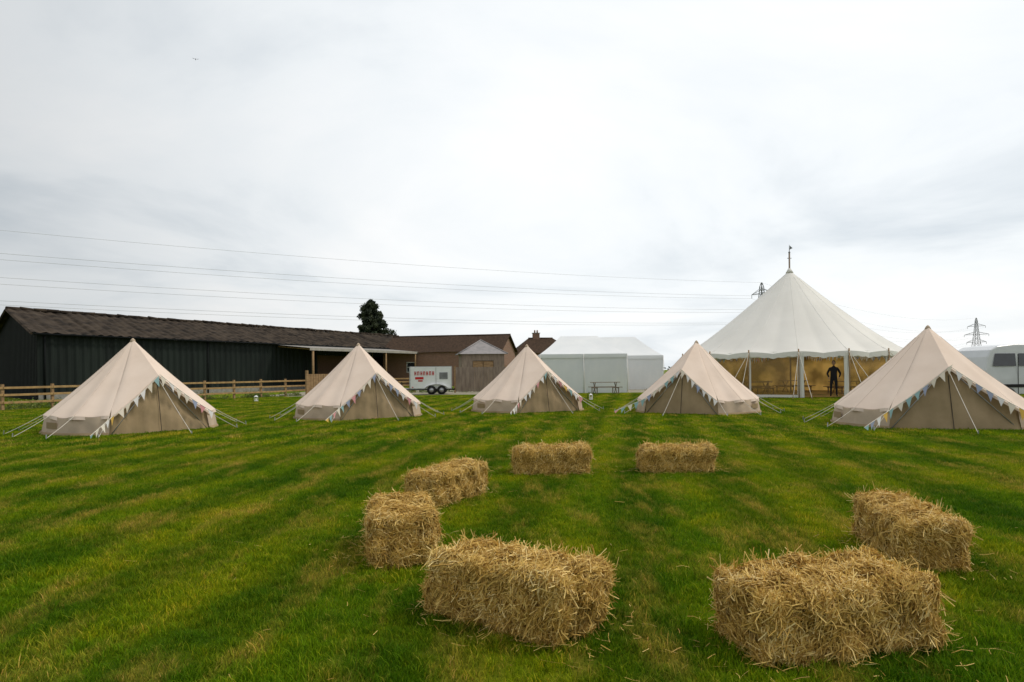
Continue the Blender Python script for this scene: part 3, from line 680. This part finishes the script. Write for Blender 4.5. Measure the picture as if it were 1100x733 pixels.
mk("roof",[(-2.1,-2.1,3.0),(2.1,-2.1,3.0),(2.1,2.1,3.0),(-2.1,2.1,3.0),(0,0,4.25)],[(0,1,4),(1,2,4),(2,3,4),(3,0,4)],gs,g)
tubes("roof_hips",[[(sx*2.1,sy*2.1,3.02),(0,0,4.28)] for sx in(-1,1) for sy in(-1,1)],.05,gs,g,6)
boxes("walls",[(-1.35,-1.8,1.5,.9,.06,3.0),(1.35,-1.8,1.5,.9,.06,3.0),(0,-1.8,2.7,1.8,.06,.55),(-1.8,0,1.5,.06,3.5,3.0),(1.8,0,1.5,.06,3.5,3.0),(0,1.8,1.5,3.5,.06,3.0)],M_woodgrey,g)
boxes("doors",[(-.45,-1.78,1.2,.85,.05,2.35),(.45,-1.78,1.2,.85,.05,2.35)],M_wood,g)
# ------------------------------------------------------------ van
def van(x,y,rz):
    g=group("white_van",(x,y,0),rz)
    prof=[(-2.55,.42),(-2.58,.9),(-2.53,1.35),(-2.40,1.85),(-2.24,2.12),(-1.95,2.26),(-1.3,2.33),(.7,2.33),(1.15,2.22),(1.85,1.42),(2.45,1.22),(2.62,.95),(2.64,.42)]
    V=[];n=len(prof)
    for yy in(-.97,-.93,.93,.97):
        s=.985 if abs(yy)>.95 else 1.0
        V+=[(a*s,yy*(1-.10*max(0,(c-1.3))),(c-1.2)*s+1.2) for a,c in prof]
    F=[]
    for k in range(3):
        for i in range(n): j=(i+1)%n; F.append((k*n+i,k*n+j,(k+1)*n+j,(k+1)*n+i))
    F.append(tuple(range(n))[::-1]); F.append(tuple(3*n+i for i in range(n)))
    mk("body",V,F,M_vanpaint,g,bevel=.03)
    def win(nm,pts,side):
        V=[(px,side*(.985*(1-.10*max(0,(pz-1.3)))+.004),pz) for px,pz in pts]
        mk(nm,V,[tuple(range(len(V)))],M_glass,g)
    for s in(-1,1):
        win("rear_side_window",[(-2.2,1.5),(-1.25,1.5),(-1.25,1.98),(-2.08,1.98)],s); win("side_window",[(-1.12,1.5),(.0,1.5),(.0,1.98),(-1.12,1.98)],s)
        win("cab_window",[(.15,1.45),(1.5,1.45),(1.05,1.98),(.15,1.98)],s)
        boxes("trim",[(0,s*.985,.75,4.2,.02,.12)],M_rubber,g)
        boxes("door_seams",[(xx,s*.978,1.2,.012,.02,1.5) for xx in(-1.18,.08,1.35)],M_rubber,g)
        box("mirror",(1.45,s*1.12,1.5),(.12,.2,.28),M_rubber,g,.03)
        for xx in(-1.6,1.75): tubes("wheel",[([(xx,s*.78,.34),(xx,s*1.0,.34)],.34)],.3,M_rubber,g,22); tubes("hub_cap",[([(xx,s*.8,.34),(xx,s*1.01,.34)],.19)],.3,M_steel,g,16)
    mk("windscreen",[(1.17,-.8,2.20),(1.85,-.85,1.46),(1.85,.85,1.46),(1.17,.8,2.20)],[(0,1,2,3)],M_glass,g).location=(.03,0,.03)
    boxes("bumpers",[(2.66,0,.5,.12,1.8,.25),(-2.6,0,.5,.12,1.8,.2)],M_rubber,g,.02)
van(20.2,27.0,math.radians(6))
# ------------------------------------------------------------ pylons and lines
def pylon(x,y,H,rz,arms):
    g=group("electricity_pylon",(x,y,0),rz); L_=[]
    def wd(z): return 3.2*(1-z/H)**1.3+.45 if z<H*.97 else .1
    lv=[H*k for k in(0,.14,.27,.39,.5,.59,.67,.75,.82,.89,.95,1)]
    for i in range(len(lv)-1):
        a,b=wd(lv[i]),wd(lv[i+1]); ca=[(-a,-a),(a,-a),(a,a),(-a,a)]; cb_=[(-b,-b),(b,-b),(b,b),(-b,b)]
        for k in range(4):
            L_.append(([(*ca[k],lv[i]),(*cb_[k],lv[i+1])],.13)); k2=(k+1)%4
            L_.append(([(*ca[k],lv[i]),(*cb_[k2],lv[i+1])],.07)); L_.append(([(*ca[k2],lv[i]),(*cb_[k],lv[i+1])],.07)); L_.append(([(*cb_[k],lv[i+1]),(*cb_[k2],lv[i+1])],.06))
    for z,w in arms:
        for s in(-1,1):
            b=wd(z)
            for yy in(-b,b): L_.append(([(s*b,yy,z),(s*w,0,z)],.10)); L_.append(([(s*b,yy,z+1.6),(s*w,0,z)],.08))
            L_.append(([(s*(w*.5+b*.5),-b*.5,z),(s*(w*.5+b*.5),b*.5,z+.8)],.06)); L_.append(([(s*w,0,z),(s*w,0,z-1.4)],.12))
    tubes("lattice",L_,.1,M_pylon,g,4)
wdir=Vector((-392,-220,0)).normalized(); perp=Vector((-wdir.y,wdir.x,0)); rzp=math.atan2(perp.y,perp.x)
arms=((29,4.6),(24,6.2),(19.5,5.0))
pylon(91,250,33,rzp,arms); pylon(305,450,33.5,rzp,((28,5.5),(22.5,7.5),(17.5,6)))
pylon(-301,30,46,rzp,((42,4.6),(37,6.2),(32.5,5)))
ls=[]
for z,w in arms:
    for s in(-1,1):
        a=Vector((91,250,z-1.4))+perp*w*s; b=Vector((-301,30,z+9.6))+perp*w*s; ls.append((sag(a,b,7.0,40),.028))
        c_=Vector((305,450,z-2.2))+perp*w*s; ls.append((sag(a,c_,7.0,24),.022))
a=Vector((91,250,33)); ls.append((sag(a,(-301,30,44),7,40),.025)); ls.append((sag(a,(305,450,33.5),6,24),.02))
tubes("power_lines",ls,.03,M_wire,None,4)
# ------------------------------------------------------------ tree and hedges
def leafcloud(name,cl,n,size,mat,parent,seed):
    r=np.random.default_rng(seed); cl=np.array(cl); w=(cl[:,3]*cl[:,4]*cl[:,5])**.67; k=r.choice(len(cl),n,p=w/w.sum())
    d=r.normal(0,1,(n,3)); d/=np.linalg.norm(d,axis=1)[:,None]; rad=r.random(n)**.45*r.choice([1,1,1,1.25],n)
    P=cl[k,:3]+d*cl[k,3:6]*rad[:,None]; P[:,2]=np.maximum(P[:,2],.02); a=r.normal(0,1,(n,3)); a/=np.linalg.norm(a,axis=1)[:,None]; b=np.cross(a,d); b/=np.linalg.norm(b,axis=1)[:,None]+1e-6
    s=(size*r.uniform(.5,1.3,n))[:,None]
    V=np.stack([P-a*s,P+b*s*.6,P+a*s,P-b*s*.6],1).reshape(-1,3); q=np.arange(n)*4
    return mk(name,V.tolist(),np.stack([q,q+1,q+2,q+3],1).tolist(),mat,parent)
g=group("conifer_tree",(-20.7,100,0)); r=random.Random(4); cl=[];lb=[]
for i in range(230):
    z=2.5+9.4*(i/229)**.9; h=(z-2.5)/9.4; R_=3.6*(1-h**2.0)**.8; a=r.uniform(0,6.28); q=r.uniform(.2,1)*R_
    q*=1+.12*math.sin(a*3+z); s=r.uniform(.4,.8)*(1-.35*h); cl.append((math.cos(a)*q-.2*h,math.sin(a)*q,z,s,s,s*.9))
    if i%3==0: lb.append(([(0,0,max(1,z-1)),(math.cos(a)*q,math.sin(a)*q,z)],[.10,.03]))
tubes("trunk",[([(0,0,0),(.1,0,4),(0,.1,8),(-.1,0,11.6)],[.35,.25,.14,.03])],.3,M_bark,g,8); tubes("limbs",lb,.05,M_bark,g,4)
leafcloud("foliage",cl,30000,.17,M_leaf,g,9)
cl=[]; r=random.Random(11)
for i in range(420):
    x=r.uniform(-500,620); h=r.choice((2,2.5,3,3,4,5.5)); cl.append((x,430+r.uniform(-12,12),h*.5,r.uniform(3,7),2.5,h*.62))
leafcloud("distant_trees",cl,26000,.9,M_hedge,None,3)
cl=[]
for i in range(260):
    t=r.random(); x,y=(-30+15.8*t,16+31*t) if r.random()<.75 else (r.uniform(-14,-1),50+r.uniform(-.5,2)); h=r.uniform(.12,.4); cl.append((x+r.uniform(-1.2,.2),y+r.uniform(-.4,.4),h*.4,.35,.35,h))
leafcloud("rough_grass",cl,16000,.05,M_weed,None,4)
# ------------------------------------------------------------ small items
def lantern(x,y):
    g=group("garden_lantern",(x,y,0))
    tubes("hook",[[(0,0,0),(0,0,.55),(.03,0,.62),(.09,0,.64),(.13,0,.60)]],.008,M_black,g,5)
    box("lantern_base",(.13,0,.36),(.13,.13,.02),M_paint,g); tubes("lantern_frame",[[(.13+sx*.055,sy*.055,.36),(.13+sx*.055,sy*.055,.53)] for sx in(-1,1) for sy in(-1,1)],.007,M_paint,g,4)
    mk("lantern_roof",[(.06,-.07,.53),(.20,-.07,.53),(.20,.07,.53),(.06,.07,.53),(.13,0,.60)],[(0,1,4),(1,2,4),(2,3,4),(3,0,4)],M_paint,g)
    tubes("candle",[[(.13,0,.37),(.13,0,.46)]],.02,M_whitecloth,g,8)
for p in((-11.1,29),(2.9,27)): lantern(*p)
g=group("bird",(-27.7,60,29.2),.4)
V=[(0,-.18,0),(.05,0,.03),(0,.22,0),(-.05,0,.03),(0,0,-.05),(.30,-.02,.08),(.15,.1,.06),(-.30,-.02,.08),(-.15,.1,.06)]
mk("body_and_wings",V,[(0,1,2,3),(0,4,1),(1,4,2),(2,4,3),(3,4,0),(1,5,6),(3,8,7)],M_black,g)
